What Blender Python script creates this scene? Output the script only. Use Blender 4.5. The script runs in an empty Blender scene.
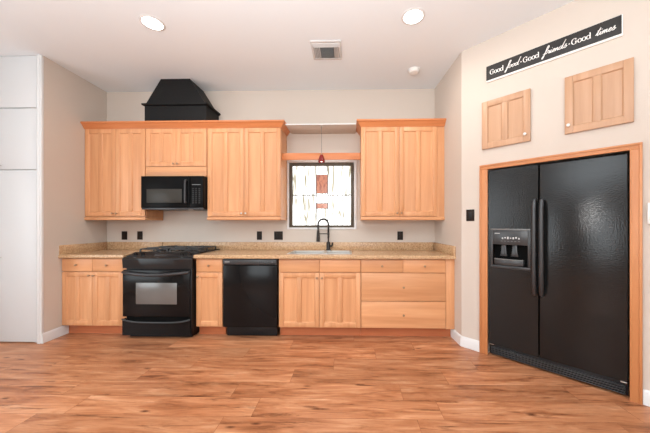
import bpy, bmesh, math, random
from mathutils import Vector, Matrix

random.seed(4)
SC = bpy.context.scene
COL = SC.collection

# ------------------------------------------------------------------ camera, world, light, exposure
H = 3.03            # ceiling height
XL, XR, D = -3.228, 1.155, 3.632   # left wall, right wall, back wall
YC = 2.86           # where the right wall turns 45 degrees
YL = 2.822          # front end of the left wall / pantry front
cam_d = bpy.data.cameras.new('camera')
cam = bpy.data.objects.new('camera', cam_d)
COL.objects.link(cam)
cam.location = (0, 0, 1.253)
cam.rotation_euler = (math.radians(90), 0, math.radians(1.3))
cam_d.sensor_width = 36
cam_d.lens = 275 / 650 * 36
cam_d.shift_x = -(343.1 - 325) / 650
cam_d.shift_y = (224.2 - 216.5) / 650
cam_d.clip_start = 0.02
SC.camera = cam

SC.view_settings.view_transform = 'Standard'
SC.view_settings.look = 'None'
SC.view_settings.gamma = 1
SC.view_settings.use_curve_mapping = False
SC.view_settings.exposure = 0.02

world = bpy.data.worlds.new('sky')
SC.world = world
world.use_nodes = True
world.node_tree.nodes['Background'].inputs[0].default_value = (0.85, 0.93, 1.0, 1)
world.node_tree.nodes['Background'].inputs[1].default_value = 1.6


def area_light(name, loc, rot, sx, sy, power, color=(1, 1, 1), spread=180):
    l = bpy.data.lights.new(name, 'AREA')
    l.shape = 'RECTANGLE'
    l.size, l.size_y = sx, sy
    l.energy = power
    l.color = color
    l.spread = math.radians(spread)
    o = bpy.data.objects.new(name, l)
    COL.objects.link(o)
    o.location = loc
    o.rotation_euler = rot
    return o


# daylight through the windows of the room behind the photographer
area_light('daylight_front', (-2.35, -2.93, 1.55), (math.radians(95), 0, 0), 2.0, 1.7, 44, (0.90, 0.97, 1.0))
area_light('daylight_front_right', (1.4, -2.93, 1.55), (math.radians(95), 0, 0), 2.0, 1.7, 38, (0.90, 0.97, 1.0))
area_light('daylight_side', (-4.58, 0.2, 1.5), (math.radians(95), 0, math.radians(-90)), 2.4, 2.0, 42, (0.90, 0.97, 1.0))
# added unseen panel aimed up to brighten the ceiling, then the photographer's flash head
area_light('ceiling_fill', (-0.5, -0.3, 1.85), (math.radians(180), 0, 0), 2.8, 1.4, 190, (0.90, 0.97, 1.0))
area_light('flash_head', (-0.52, -0.2, 1.86), (math.radians(80), 0, math.radians(-25)), 0.14, 0.09, 11.0, (1.0, 0.98, 0.96))

# ------------------------------------------------------------------ materials
M = {}


def srgb(r, g, b):
    def c(v):
        v /= 255.0
        return v / 12.92 if v <= 0.04045 else ((v + 0.055) / 1.055) ** 2.4
    return (c(r), c(g), c(b), 1)


def new_mat(name):
    m = bpy.data.materials.new(name)
    m.use_nodes = True
    nt = m.node_tree
    b = nt.nodes['Principled BSDF']
    M[name] = m
    return m, nt, b


def N(nt, typ, **kw):
    n = nt.nodes.new(typ)
    for k, v in kw.items():
        setattr(n, k, v)
    return n


def ramp(nt, stops, interp='LINEAR'):
    r = nt.nodes.new('ShaderNodeValToRGB')
    r.color_ramp.interpolation = interp
    e = r.color_ramp.elements
    while len(e) < len(stops):
        e.new(0.5)
    for i, (p, c) in enumerate(stops):
        e[i].position = p
        e[i].color = c
    return r


def math_node(nt, op, a, b=None, c=None):
    n = N(nt, 'ShaderNodeMath', operation=op)
    for i, v in enumerate((a, b, c)):
        if v is None:
            continue
        if isinstance(v, (int, float)):
            n.inputs[i].default_value = v
        else:
            nt.links.new(v, n.inputs[i])
    return n.outputs[0]


def plain(name, col, rough=0.5, metal=0.0, spec=0.5, bump=0.0, bump_scale=60, var=0.0, coat=0.0):
    """One-colour material with a little procedural variation and bump."""
    m, nt, b = new_mat(name)
    b.inputs['Base Color'].default_value = col
    b.inputs['Roughness'].default_value = rough
    b.inputs['Metallic'].default_value = metal
    b.inputs['Specular IOR Level'].default_value = spec
    b.inputs['Coat Weight'].default_value = coat
    tc = N(nt, 'ShaderNodeTexCoord')
    nz = N(nt, 'ShaderNodeTexNoise')
    nz.inputs['Scale'].default_value = bump_scale
    nz.inputs['Detail'].default_value = 4
    nt.links.new(tc.outputs['Object'], nz.inputs['Vector'])
    if var:
        d = tuple(c * (1 - var) for c in col[:3]) + (1,)
        l = tuple(min(1, c * (1 + var)) for c in col[:3]) + (1,)
        r = ramp(nt, [(0.3, d), (0.7, l)])
        nt.links.new(nz.outputs[0], r.inputs[0])
        nt.links.new(r.outputs[0], b.inputs['Base Color'])
    if bump:
        bp = N(nt, 'ShaderNodeBump')
        bp.inputs['Strength'].default_value = bump
        bp.inputs['Distance'].default_value = 0.004
        nt.links.new(nz.outputs[0], bp.inputs['Height'])
        nt.links.new(bp.outputs[0], b.inputs['Normal'])
    return m


def wood(name, dark, mid, light, grain='Z', rough=0.38, tint=0.055):
    m, nt, b = new_mat(name)
    tc = N(nt, 'ShaderNodeTexCoord')
    oi = N(nt, 'ShaderNodeObjectInfo')
    ge = N(nt, 'ShaderNodeNewGeometry')
    rnd = math_node(nt, 'ADD', oi.outputs['Random'], ge.outputs['Random Per Island'])
    off = N(nt, 'ShaderNodeVectorMath', operation='ADD')
    cmb = N(nt, 'ShaderNodeCombineXYZ')
    k = math_node(nt, 'MULTIPLY', rnd, 37.0)
    for i in range(3):
        nt.links.new(k, cmb.inputs[i])
    nt.links.new(tc.outputs['Object'], off.inputs[0])
    nt.links.new(cmb.outputs[0], off.inputs[1])
    mp = N(nt, 'ShaderNodeMapping')
    mp.inputs['Scale'].default_value = {'Z': (16, 16, 0.9), 'X': (0.9, 16, 16), 'Y': (16, 0.9, 16)}[grain]
    nt.links.new(off.outputs[0], mp.inputs['Vector'])
    nz = N(nt, 'ShaderNodeTexNoise')
    nz.inputs['Scale'].default_value = 1.0
    nz.inputs['Detail'].default_value = 7
    nz.inputs['Roughness'].default_value = 0.6
    nz.inputs['Distortion'].default_value = 0.4
    nt.links.new(mp.outputs[0], nz.inputs['Vector'])
    r = ramp(nt, [(0.25, dark), (0.5, mid), (0.75, light)])
    nt.links.new(nz.outputs[0], r.inputs[0])
    hs = N(nt, 'ShaderNodeHueSaturation')
    wn = N(nt, 'ShaderNodeTexWhiteNoise', noise_dimensions='1D')
    nt.links.new(rnd, wn.inputs['W'])
    v = math_node(nt, 'MULTIPLY_ADD', wn.outputs['Value'], 2 * tint, 1 - tint)
    nt.links.new(v, hs.inputs['Value'])
    nt.links.new(r.outputs[0], hs.inputs['Color'])
    nt.links.new(hs.outputs[0], b.inputs['Base Color'])
    b.inputs['Roughness'].default_value = rough
    b.inputs['Specular IOR Level'].default_value = 0.4
    bp = N(nt, 'ShaderNodeBump')
    bp.inputs['Strength'].default_value = 0.06
    bp.inputs['Distance'].default_value = 0.002
    nt.links.new(nz.outputs[0], bp.inputs['Height'])
    nt.links.new(bp.outputs[0], b.inputs['Normal'])
    return m


WD, WM, WL = srgb(199, 139, 95), srgb(212, 153, 108), srgb(224, 168, 123)
wood('maple', WD, WM, WL, 'Z')
wood('maple_horizontal', WD, WM, WL, 'X')
wood('maple_depth', WD, WM, WL, 'Y')
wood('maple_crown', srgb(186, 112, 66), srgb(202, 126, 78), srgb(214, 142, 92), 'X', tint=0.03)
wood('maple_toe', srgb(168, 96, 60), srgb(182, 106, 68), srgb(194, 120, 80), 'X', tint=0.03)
wood('maple_pale', srgb(176, 134, 102), srgb(188, 147, 115), srgb(198, 158, 128), 'Z', tint=0.03)
wood('casing_wood', srgb(182, 115, 70), srgb(196, 130, 83), srgb(208, 146, 98), 'Z', tint=0.03)
wood('casing_wood_horizontal', srgb(182, 115, 70), srgb(196, 130, 83), srgb(208, 146, 98), 'X', tint=0.03)

WALL = srgb(204, 192, 181)
plain('wall_paint', WALL, 0.85, spec=0.2, bump=0.12, bump_scale=90)
plain('ceiling_paint', srgb(232, 238, 242), 0.9, spec=0.15, bump=0.12, bump_scale=70)
plain('trim_white', srgb(220, 220, 220), 0.4, bump=0.02)
plain('pantry_white', srgb(208, 209, 210), 0.42, bump=0.03, bump_scale=30)
plain('plastic_white', srgb(232, 231, 228), 0.35)
plain('black_gloss', (0.006, 0.006, 0.0065, 1), 0.16, spec=0.22, bump=0.01, bump_scale=8)
plain('black_satin', (0.008, 0.008, 0.009, 1), 0.32, spec=0.3)
plain('microwave_black', (0.005, 0.005, 0.0053, 1), 0.3, spec=0.07)
plain('black_iron', (0.012, 0.012, 0.013, 1), 0.28, spec=0.6, bump=0.3, bump_scale=220)
plain('black_handle', (0.022, 0.022, 0.024, 1), 0.30, spec=0.6)
plain('hood_black', (0.0075, 0.0075, 0.0078, 1), 0.55, spec=0.2, bump=0.25, bump_scale=35)
plain('dark_void', (0.004, 0.004, 0.004, 1), 0.8, spec=0.1)
plain('grey_mark', srgb(190, 190, 190), 0.5)
plain('dim_mark', srgb(110, 112, 114), 0.5)
plain('dim_key', (0.06, 0.06, 0.06, 1), 0.5, spec=0.2)
plain('panel_black', (0.014, 0.014, 0.015, 1), 0.3, spec=0.35)
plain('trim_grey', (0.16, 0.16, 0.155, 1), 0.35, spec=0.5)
plain('panel_grey', (0.035, 0.036, 0.038, 1), 0.3, spec=0.5)
plain('steel', (0.70, 0.68, 0.65, 1), 0.33, metal=1.0, bump=0.02, bump_scale=150)
plain('knob_bronze', (0.40, 0.27, 0.17, 1), 0.38, metal=0.85)
plain('knob_nickel', (0.62, 0.58, 0.53, 1), 0.3, metal=0.9)
plain('faucet_bronze', (0.030, 0.024, 0.020, 1), 0.3, metal=0.6)
plain('outlet_brown', (0.016, 0.010, 0.007, 1), 0.45, spec=0.2)
plain('outlet_slot', (0.004, 0.003, 0.003, 1), 0.6)
plain('vent_metal', srgb(205, 205, 204), 0.5)
plain('vent_dark', srgb(128, 127, 125), 0.8)
plain('sign_black', (0.020, 0.018, 0.017, 1), 0.6, var=0.3, bump=0.1, bump_scale=25)
plain('sign_white', srgb(238, 234, 230), 0.6)
plain('window_frame_dark', (0.075, 0.055, 0.034, 1), 0.5)
plain('lead_came', (0.10, 0.10, 0.095, 1), 0.5, metal=0.5)
plain('cord_grey', srgb(120, 116, 108), 0.6)


def fridge_material():
    m, nt, b = new_mat('fridge_black')
    b.inputs['Base Color'].default_value = (0.0095, 0.0098, 0.010, 1)
    b.inputs['Roughness'].default_value = 0.15
    b.inputs['Specular IOR Level'].default_value = 0.36
    tc = N(nt, 'ShaderNodeTexCoord')
    nz = N(nt, 'ShaderNodeTexNoise')
    nz.inputs['Scale'].default_value = 85
    nz.inputs['Detail'].default_value = 3
    nt.links.new(tc.outputs['Object'], nz.inputs['Vector'])
    bp = N(nt, 'ShaderNodeBump')
    bp.inputs['Strength'].default_value = 0.4
    bp.inputs['Distance'].default_value = 0.003
    nt.links.new(nz.outputs[0], bp.inputs['Height'])
    nt.links.new(bp.outputs[0], b.inputs['Normal'])


fridge_material()


def granite_material():
    m, nt, b = new_mat('counter_granite')
    tc = N(nt, 'ShaderNodeTexCoord')
    n1 = N(nt, 'ShaderNodeTexNoise')
    n1.inputs['Scale'].default_value = 55
    n1.inputs['Detail'].default_value = 8
    n1.inputs['Roughness'].default_value = 0.75
    v1 = N(nt, 'ShaderNodeTexVoronoi')
    v1.inputs['Scale'].default_value = 120
    nt.links.new(tc.outputs['Object'], n1.inputs['Vector'])
    nt.links.new(tc.outputs['Object'], v1.inputs['Vector'])
    r = ramp(nt, [(0.30, srgb(128, 92, 62)), (0.45, srgb(186, 148, 110)), (0.58, srgb(204, 170, 132)), (0.72, srgb(226, 200, 168))])
    nt.links.new(n1.outputs[0], r.inputs[0])
    mx = N(nt, 'ShaderNodeMix', data_type='RGBA', blend_type='MULTIPLY')
    mx.inputs[0].default_value = 0.35
    nt.links.new(r.outputs[0], mx.inputs[6])
    r2 = ramp(nt, [(0.0, (0.6, 0.5, 0.42, 1)), (0.5, (1, 1, 1, 1))])
    nt.links.new(v1.outputs['Color'], r2.inputs[0])
    nt.links.new(r2.outputs[0], mx.inputs[7])
    nt.links.new(mx.outputs[2], b.inputs['Base Color'])
    b.inputs['Roughness'].default_value = 0.25


granite_material()


def floor_material():
    m, nt, b = new_mat('floor_planks')
    tc = N(nt, 'ShaderNodeTexCoord')
    br = N(nt, 'ShaderNodeTexBrick')
    br.offset = 0.0
    br.inputs['Scale'].default_value = 1.0
    br.inputs['Brick Width'].default_value = 1.25
    br.inputs['Row Height'].default_value = 0.197
    br.inputs['Mortar Size'].default_value = 0.0016
    br.inputs['Mortar Smooth'].default_value = 0.3
    br.inputs['Color1'].default_value = (0, 0, 0, 1)
    br.inputs['Color2'].default_value = (1, 1, 1, 1)
    br.inputs['Mortar'].default_value = (0.5, 0.5, 0.5, 1)
    # every row of planks starts at its own random place
    sx = N(nt, 'ShaderNodeSeparateXYZ')
    nt.links.new(tc.outputs['Object'], sx.inputs[0])
    row = math_node(nt, 'FLOOR', math_node(nt, 'DIVIDE', sx.outputs[1], 0.197))
    wr = N(nt, 'ShaderNodeTexWhiteNoise', noise_dimensions='1D')
    nt.links.new(row, wr.inputs['W'])
    cx_ = N(nt, 'ShaderNodeCombineXYZ')
    nt.links.new(math_node(nt, 'MULTIPLY_ADD', wr.outputs['Value'], 1.25, sx.outputs[0]), cx_.inputs[0])
    nt.links.new(sx.outputs[1], cx_.inputs[1])
    nt.links.new(cx_.outputs[0], br.inputs['Vector'])
    # offset the grain from plank to plank
    cmb = N(nt, 'ShaderNodeCombineXYZ')
    sep = N(nt, 'ShaderNodeSeparateColor')
    nt.links.new(br.outputs['Color'], sep.inputs[0])
    k = math_node(nt, 'MULTIPLY', sep.outputs[0], 23.0)
    nt.links.new(k, cmb.inputs[0])
    nt.links.new(k, cmb.inputs[2])
    add = N(nt, 'ShaderNodeVectorMath', operation='ADD')
    nt.links.new(tc.outputs['Object'], add.inputs[0])
    nt.links.new(cmb.outputs[0], add.inputs[1])

    def noise(scale3, detail, dist, rough=0.6):
        mp = N(nt, 'ShaderNodeMapping')
        mp.inputs['Scale'].default_value = scale3
        nt.links.new(add.outputs[0], mp.inputs['Vector'])
        n = N(nt, 'ShaderNodeTexNoise')
        n.inputs['Scale'].default_value = 1.0
        n.inputs['Detail'].default_value = detail
        n.inputs['Distortion'].default_value = dist
        n.inputs['Roughness'].default_value = rough
        nt.links.new(mp.outputs[0], n.inputs['Vector'])
        return n
    cloud = noise((2.0, 13.0, 1), 5, 0.7)
    fine = noise((5.0, 70.0, 1), 5, 0.6)
    streak = noise((2.2, 26.0, 1), 6, 0.9, 0.66)
    base = ramp(nt, [(0.28, srgb(146, 88, 55)), (0.43, srgb(190, 124, 84)), (0.57, srgb(210, 146, 104)), (0.75, srgb(230, 177, 137))])
    nt.links.new(cloud.outputs[0], base.inputs[0])
    mx = N(nt, 'ShaderNodeMix', data_type='RGBA', blend_type='MULTIPLY')
    mx.inputs[0].default_value = 0.6
    rf = ramp(nt, [(0.3, (0.74, 0.68, 0.64, 1)), (0.65, (1, 1, 1, 1))])
    nt.links.new(fine.outputs[0], rf.inputs[0])
    nt.links.new(base.outputs[0], mx.inputs[6])
    nt.links.new(rf.outputs[0], mx.inputs[7])
    mx2 = N(nt, 'ShaderNodeMix', data_type='RGBA', blend_type='MULTIPLY')
    mx2.inputs[0].default_value = 1.0
    rs = ramp(nt, [(0.30, (0.30, 0.21, 0.16, 1)), (0.44, (1, 1, 1, 1))])
    nt.links.new(streak.outputs[0], rs.inputs[0])
    nt.links.new(mx.outputs[2], mx2.inputs[6])
    nt.links.new(rs.outputs[0], mx2.inputs[7])
    # knots
    mpv = N(nt, 'ShaderNodeMapping')
    mpv.inputs['Scale'].default_value = (3.0, 8.0, 1)
    nt.links.new(add.outputs[0], mpv.inputs['Vector'])
    vo = N(nt, 'ShaderNodeTexVoronoi')
    vo.inputs['Scale'].default_value = 1.0
    nt.links.new(mpv.outputs[0], vo.inputs['Vector'])
    rk = ramp(nt, [(0.03, (0.22, 0.14, 0.10, 1)), (0.13, (1, 1, 1, 1))])
    nt.links.new(vo.outputs['Distance'], rk.inputs[0])
    mx3 = N(nt, 'ShaderNodeMix', data_type='RGBA', blend_type='MULTIPLY')
    mx3.inputs[0].default_value = 0.9
    nt.links.new(mx2.outputs[2], mx3.inputs[6])
    nt.links.new(rk.outputs[0], mx3.inputs[7])
    hs = N(nt, 'ShaderNodeHueSaturation')
    v = math_node(nt, 'MULTIPLY_ADD', sep.outputs[0], 0.24, 0.73)
    nt.links.new(v, hs.inputs['Value'])
    nt.links.new(mx3.outputs[2], hs.inputs['Color'])
    mx4 = N(nt, 'ShaderNodeMix', data_type='RGBA', blend_type='MULTIPLY')
    nt.links.new(br.outputs['Fac'], mx4.inputs[0])
    nt.links.new(hs.outputs[0], mx4.inputs[6])
    mx4.inputs[7].default_value = (0.60, 0.50, 0.44, 1)
    nt.links.new(mx4.outputs[2], b.inputs['Base Color'])
    b.inputs['Roughness'].default_value = 0.36
    b.inputs['Specular IOR Level'].default_value = 0.45
    bp = N(nt, 'ShaderNodeBump')
    bp.inputs['Strength'].default_value = 0.15
    bp.inputs['Distance'].default_value = 0.003
    nt.links.new(cloud.outputs[0], bp.inputs['Height'])
    nt.links.new(bp.outputs[0], b.inputs['Normal'])


floor_material()


def emit(name, col, strength):
    m, nt, b = new_mat(name)
    b.inputs['Base Color'].default_value = (0.8, 0.8, 0.8, 1)
    b.inputs['Emission Color'].default_value = col
    b.inputs['Emission Strength'].default_value = strength
    return m


emit('lamp_glow', (1, 0.97, 0.92, 1), 9.0)
emit('bulb_glow', (1, 0.95, 0.88, 1), 2.2)


def pane_material(name, c1, c2, strength, stretch=(26, 1, 2.0)):
    """daylit art glass: milky streaks, glowing with the daylight behind it"""
    m, nt, b = new_mat(name)
    tc = N(nt, 'ShaderNodeTexCoord')
    mp = N(nt, 'ShaderNodeMapping')
    mp.inputs['Scale'].default_value = stretch
    nt.links.new(tc.outputs['Object'], mp.inputs['Vector'])
    nz = N(nt, 'ShaderNodeTexNoise')
    nz.inputs['Scale'].default_value = 1.0
    nz.inputs['Detail'].default_value = 5
    nz.inputs['Distortion'].default_value = 0.8
    nt.links.new(mp.outputs[0], nz.inputs['Vector'])
    r = ramp(nt, [(0.37, c1), (0.54, c2)])
    nt.links.new(nz.outputs[0], r.inputs[0])
    b.inputs['Base Color'].default_value = (0.05, 0.05, 0.05, 1)
    b.inputs['Roughness'].default_value = 0.2
    nt.links.new(r.outputs[0], b.inputs['Emission Color'])
    b.inputs['Emission Strength'].default_value = strength


pane_material('pane_milk', srgb(120, 112, 86), (1, 1, 0.99, 1), 2.3, (30, 1, 3.0))
pane_material('pane_copper', srgb(166, 80, 52), srgb(208, 122, 84), 1.0, (30, 1, 12))
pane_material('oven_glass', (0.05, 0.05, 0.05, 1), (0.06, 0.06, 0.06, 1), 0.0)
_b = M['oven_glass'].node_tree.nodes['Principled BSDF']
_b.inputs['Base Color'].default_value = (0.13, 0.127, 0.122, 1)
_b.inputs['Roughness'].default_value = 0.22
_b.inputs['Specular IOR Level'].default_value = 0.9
plain('microwave_glass', (0.040, 0.037, 0.031, 1), 0.3, spec=0.2)


def red_glass():
    m, nt, b = new_mat('red_glass')
    b.inputs['Base Color'].default_value = (0.22, 0.012, 0.012, 1)
    b.inputs['Roughness'].default_value = 0.12


red_glass()


# ------------------------------------------------------------------ mesh building
class MB:
    def __init__(self):
        self.bm = bmesh.new()

    def box(self, x0, x1, y0, y1, z0, z1, bevel=0.0, seg=2):
        bm = self.bm
        vs = [bm.verts.new((x, y, z)) for x in (x0, x1) for y in (y0, y1) for z in (z0, z1)]
        q = [(0, 1, 3, 2), (4, 6, 7, 5), (0, 4, 5, 1), (2, 3, 7, 6), (0, 2, 6, 4), (1, 5, 7, 3)]
        fs = [bm.faces.new([vs[i] for i in f]) for f in q]
        if bevel > 0:
            es = list({e for f in fs for e in f.edges})
            bmesh.ops.bevel(bm, geom=es, offset=bevel, segments=seg, profile=0.5, affect='EDGES')
        return self

    def prism(self, pts, axis, a, b, bevel=0.0):
        """extrude a 2D outline along an axis from a to b; pts are the other two coordinates in order"""
        bm = self.bm
        def mk(p, t):
            if axis == 'x':
                return (t, p[0], p[1])
            if axis == 'y':
                return (p[0], t, p[1])
            return (p[0], p[1], t)
        v0 = [bm.verts.new(mk(p, a)) for p in pts]
        v1 = [bm.verts.new(mk(p, b)) for p in pts]
        n = len(pts)
        fs = [bm.faces.new(v0), bm.faces.new(v1[::-1])]
        for i in range(n):
            j = (i + 1) % n
            fs.append(bm.faces.new((v0[j], v0[i], v1[i], v1[j])))
        bmesh.ops.recalc_face_normals(bm, faces=fs)
        if bevel > 0:
            es = list({e for f in fs for e in f.edges})
            bmesh.ops.bevel(bm, geom=es, offset=bevel, segments=2, profile=0.5, affect='EDGES')
        return self

    def hull8(self, bottom, top):
        """frustum from 4 bottom points to 4 top points"""
        bm = self.bm
        v0 = [bm.verts.new(p) for p in bottom]
        v1 = [bm.verts.new(p) for p in top]
        fs = [bm.faces.new(v0), bm.faces.new(v1)]
        for i in range(4):
            j = (i + 1) % 4
            fs.append(bm.faces.new((v0[i], v0[j], v1[j], v1[i])))
        bmesh.ops.recalc_face_normals(bm, faces=fs)
        return self

    def lathe(self, prof, centre=(0, 0, 0), axis='z', seg=28):
        """prof: list of (radius, height); axis may be 'z', '-y' (towards the room) """
        bm = self.bm
        c = Vector(centre)
        rings = []
        for r, h in prof:
            ring = []
            for i in range(seg):
                a = 2 * math.pi * i / seg
                if axis == 'z':
                    p = Vector((r * math.cos(a), r * math.sin(a), h))
                elif axis == '-y':
                    p = Vector((r * math.cos(a), -h, r * math.sin(a)))
                else:
                    p = Vector((h, r * math.cos(a), r * math.sin(a)))
                ring.append(bm.verts.new(c + p))
            rings.append(ring)
        fs = []
        for a, b in zip(rings, rings[1:]):
            for i in range(seg):
                j = (i + 1) % seg
                fs.append(bm.faces.new((a[i], a[j], b[j], b[i])))
        if prof[0][0] > 1e-6:
            fs.append(bm.faces.new(rings[0][::-1]))
        if prof[-1][0] > 1e-6:
            fs.append(bm.faces.new(rings[-1]))
        bmesh.ops.recalc_face_normals(bm, faces=fs)
        return self

    def tube(self, pts, r, seg=10, radii=None):
        bm = self.bm
        pts = [Vector(p) for p in pts]
        n = len(pts)
        up = None
        rings = []
        for i, p in enumerate(pts):
            t = (pts[min(i + 1, n - 1)] - pts[max(i - 1, 0)]).normalized()
            if up is None:
                up = Vector((0, 0, 1)) if abs(t.z) < 0.9 else Vector((0, 1, 0))
            s = t.cross(up).normalized()
            up = s.cross(t).normalized()
            rr = radii[i] if radii else r
            rings.append([bm.verts.new(p + (s * math.cos(2 * math.pi * k / seg) + up * math.sin(2 * math.pi * k / seg)) * rr)
                          for k in range(seg)])
        fs = []
        for a, b in zip(rings, rings[1:]):
            for k in range(seg):
                j = (k + 1) % seg
                fs.append(bm.faces.new((a[k], a[j], b[j], b[k])))
        fs.append(bm.faces.new(rings[0][::-1]))
        fs.append(bm.faces.new(rings[-1]))
        bmesh.ops.recalc_face_normals(bm, faces=fs)
        return self

    def sweep(self, path, prof):
        """sweep a profile of (out, z) along a 2D path with mitred corners; out is to the right of the path direction"""
        bm = self.bm
        P = [Vector((p[0], p[1])) for p in path]
        n = len(P)
        rings = []
        for i in range(n):
            d0 = (P[i] - P[i - 1]).normalized() if i else None
            d1 = (P[i + 1] - P[i]).normalized() if i < n - 1 else None
            if d0 is None:
                d0 = d1
            if d1 is None:
                d1 = d0
            n0 = Vector((d0.y, -d0.x))
            n1 = Vector((d1.y, -d1.x))
            m = (n0 + n1)
            m = m / max(1e-6, m.dot(n0))
            rings.append([bm.verts.new((P[i].x + m.x * o, P[i].y + m.y * o, z)) for o, z in prof])
        k = len(prof)
        fs = []
        for a, b in zip(rings, rings[1:]):
            for i in range(k):
                j = (i + 1) % k
                fs.append(bm.faces.new((a[i], a[j], b[j], b[i])))
        fs.append(bm.faces.new(rings[0]))
        fs.append(bm.faces.new(rings[-1][::-1]))
        bmesh.ops.recalc_face_normals(bm, faces=fs)
        return self

    def build(self, name, mat, parent=None, smooth=True, angle=35):
        me = bpy.data.meshes.new(name)
        self.bm.to_mesh(me)
        self.bm.free()
        me.materials.append(M[mat] if isinstance(mat, str) else mat)
        if smooth:
            me.shade_smooth()
            me.set_sharp_from_angle(angle=math.radians(angle))
        o = bpy.data.objects.new(name, me)
        COL.objects.link(o)
        if parent is not None:
            o.parent = parent
        return o


def thing(name, label, cat, loc=(0, 0, 0), rotz=0.0, group=None):
    o = bpy.data.objects.new(name, None)
    o.empty_display_size = 0.1
    COL.objects.link(o)
    o.location = loc
    o.rotation_euler = (0, 0, rotz)
    return tag(o, label, cat, group)


def tag(o, label, cat, group=None):
    o['label'] = label
    o['category'] = cat
    if group:
        o['group'] = group
    return o


def struct(o):
    o['kind'] = 'structure'
    return o


S45 = math.radians(-45)
R2 = math.sqrt(0.5)


def on_angled(s, z=0.0, out=0.0):
    """a point on the angled wall: s metres from the corner, out metres into the room"""
    return (XR + s * R2 - out * R2, YC - s * R2 - out * R2, z)


# ------------------------------------------------------------------ room shell
XF, YF = -4.62, -2.98       # far left wall, wall behind the photographer
XE = 4.3
struct(MB().box(XF - .1, XE + .1, YF - .1, D + .9, -0.1, 0).build('floor', 'floor_planks'))
struct(MB().box(XF - .1, XE + .1, YF - .1, D + .9, H, H + 0.1).build('ceiling', 'ceiling_paint'))

# back wall with the window opening
WX0, WX1, WZ0, WZ1 = -0.797, 0.062, 1.210, 2.068
w = MB()
w.box(XL - .1, WX0, D, D + .12, 0, H).box(WX1, XR + .1, D, D + .12, 0, H)
w.box(WX0, WX1, D, D + .12, 0, WZ0).box(WX0, WX1, D, D + .12, WZ1, H)
struct(w.build('wall_back', 'wall_paint', smooth=False))
XLB, XRB = XL - .038, XR - .036     # the side walls at the back corner
struct(MB().prism([(XL - .1, YL + .012), (XL, YL + .012), (XLB, D), (XL - .1, D)], 'z', 0, H).build('wall_left', 'wall_paint'))
# right wall: the short return and the angled run with the refrigerator recess, one continuous turn each
struct(MB().prism([(XR, YC), (XR + .1, YC), (XR + .1, D), (XRB, D)], 'z', 0, H).build('wall_right', 'wall_paint'))
S0, S1, ZT = 0.247, 1.204, 1.786      # recess opening
SE = 3.05                             # far end of the angled wall
w = MB()
w.box(0, S0, 0, .1, 0, H).box(S1, SE, 0, .1, 0, H).box(S0, S1, 0, .1, ZT, H)
o = struct(w.build('wall_angled', 'wall_paint', smooth=False))
o.location = on_angled(0)
o.rotation_euler = (0, 0, S45)
w = MB()
w.box(S0 - .03, S0, .1, .86, 0, ZT + .03).box(S1, S1 + .03, .1, .86, 0, ZT + .03)
w.box(S0, S1, .83, .86, 0, ZT + .03).box(S0, S1, .1, .83, ZT, ZT + .03)
o = struct(w.build('wall_recess', 'wall_paint', smooth=False))
o.location = on_angled(0)
o.rotation_euler = (0, 0, S45)
# walls out of view
ex, ey, _ = on_angled(SE)
struct(MB().box(ex, ex + .1, YF, ey, 0, H).build('wall_far_right', 'wall_paint'))
w = MB()
for a, b in ((XF, -3.35), (-1.35, .4), (2.4, XE)):
    w.box(a, b, YF - .1, YF, 0, H)
for a, b in ((-3.35, -1.35), (.4, 2.4)):
    w.box(a, b, YF - .1, YF, 0, .7).box(a, b, YF - .1, YF, 2.4, H)
struct(w.build('wall_front', 'wall_paint', smooth=False))
w = MB()
w.box(XF - .1, XF, YF, -1.0, 0, H).box(XF - .1, XF, 1.4, YL + .7, 0, H)
w.box(XF - .1, XF, -1.0, 1.4, 0, .5).box(XF - .1, XF, -1.0, 1.4, 2.5, H)
struct(w.build('wall_far_left', 'wall_paint', smooth=False))
struct(MB().box(XF, -3.76, YL + .03, YL + .13, 0, H).build('wall_beside_pantry', 'wall_paint'))
for nm, x0, x1 in (('window_2', -3.35, -1.35), ('window_3', .4, 2.4)):
    f = MB()
    f.box(x0, x0 + .05, YF - .09, YF - .03, .7, 2.4).box(x1 - .05, x1, YF - .09, YF - .03, .7, 2.4)
    f.box(x0 + .05, x1 - .05, YF - .09, YF - .03, .7, .75).box(x0 + .05, x1 - .05, YF - .09, YF - .03, 2.35, 2.4)
    f.box((x0 + x1) / 2 - .02, (x0 + x1) / 2 + .02, YF - .09, YF - .03, .75, 2.35)
    struct(f.build(nm, 'trim_white'))

BP = [(0, 0), (0.014, 0), (0.014, 0.085), (0.009, 0.098), (0.004, 0.105), (0, 0.105)]
struct(MB().sweep([(XL, YL - .012), (XL - .015, 3.094)], BP).build('baseboard_left', 'trim_white'))
c1 = on_angled(0.182)
struct(MB().sweep([(XR - .011, 3.094), (XR, YC), c1[:2]], BP).build('baseboard_right', 'trim_white'))
a, b = on_angled(1.264), on_angled(SE)
struct(MB().sweep([a[:2], b[:2]], BP).build('baseboard_angled', 'trim_white'))
# white corner strip at the end of the left wall
t = MB().box(XL - .052, XL, YL - .012, YL + .012, 0, H - .001, bevel=.003)
t.box(XL - .040, XL - .012, YL - .018, YL - .012, 0, H - .001, bevel=.002)
struct(t.build('trim_1', 'trim_white'))
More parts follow.
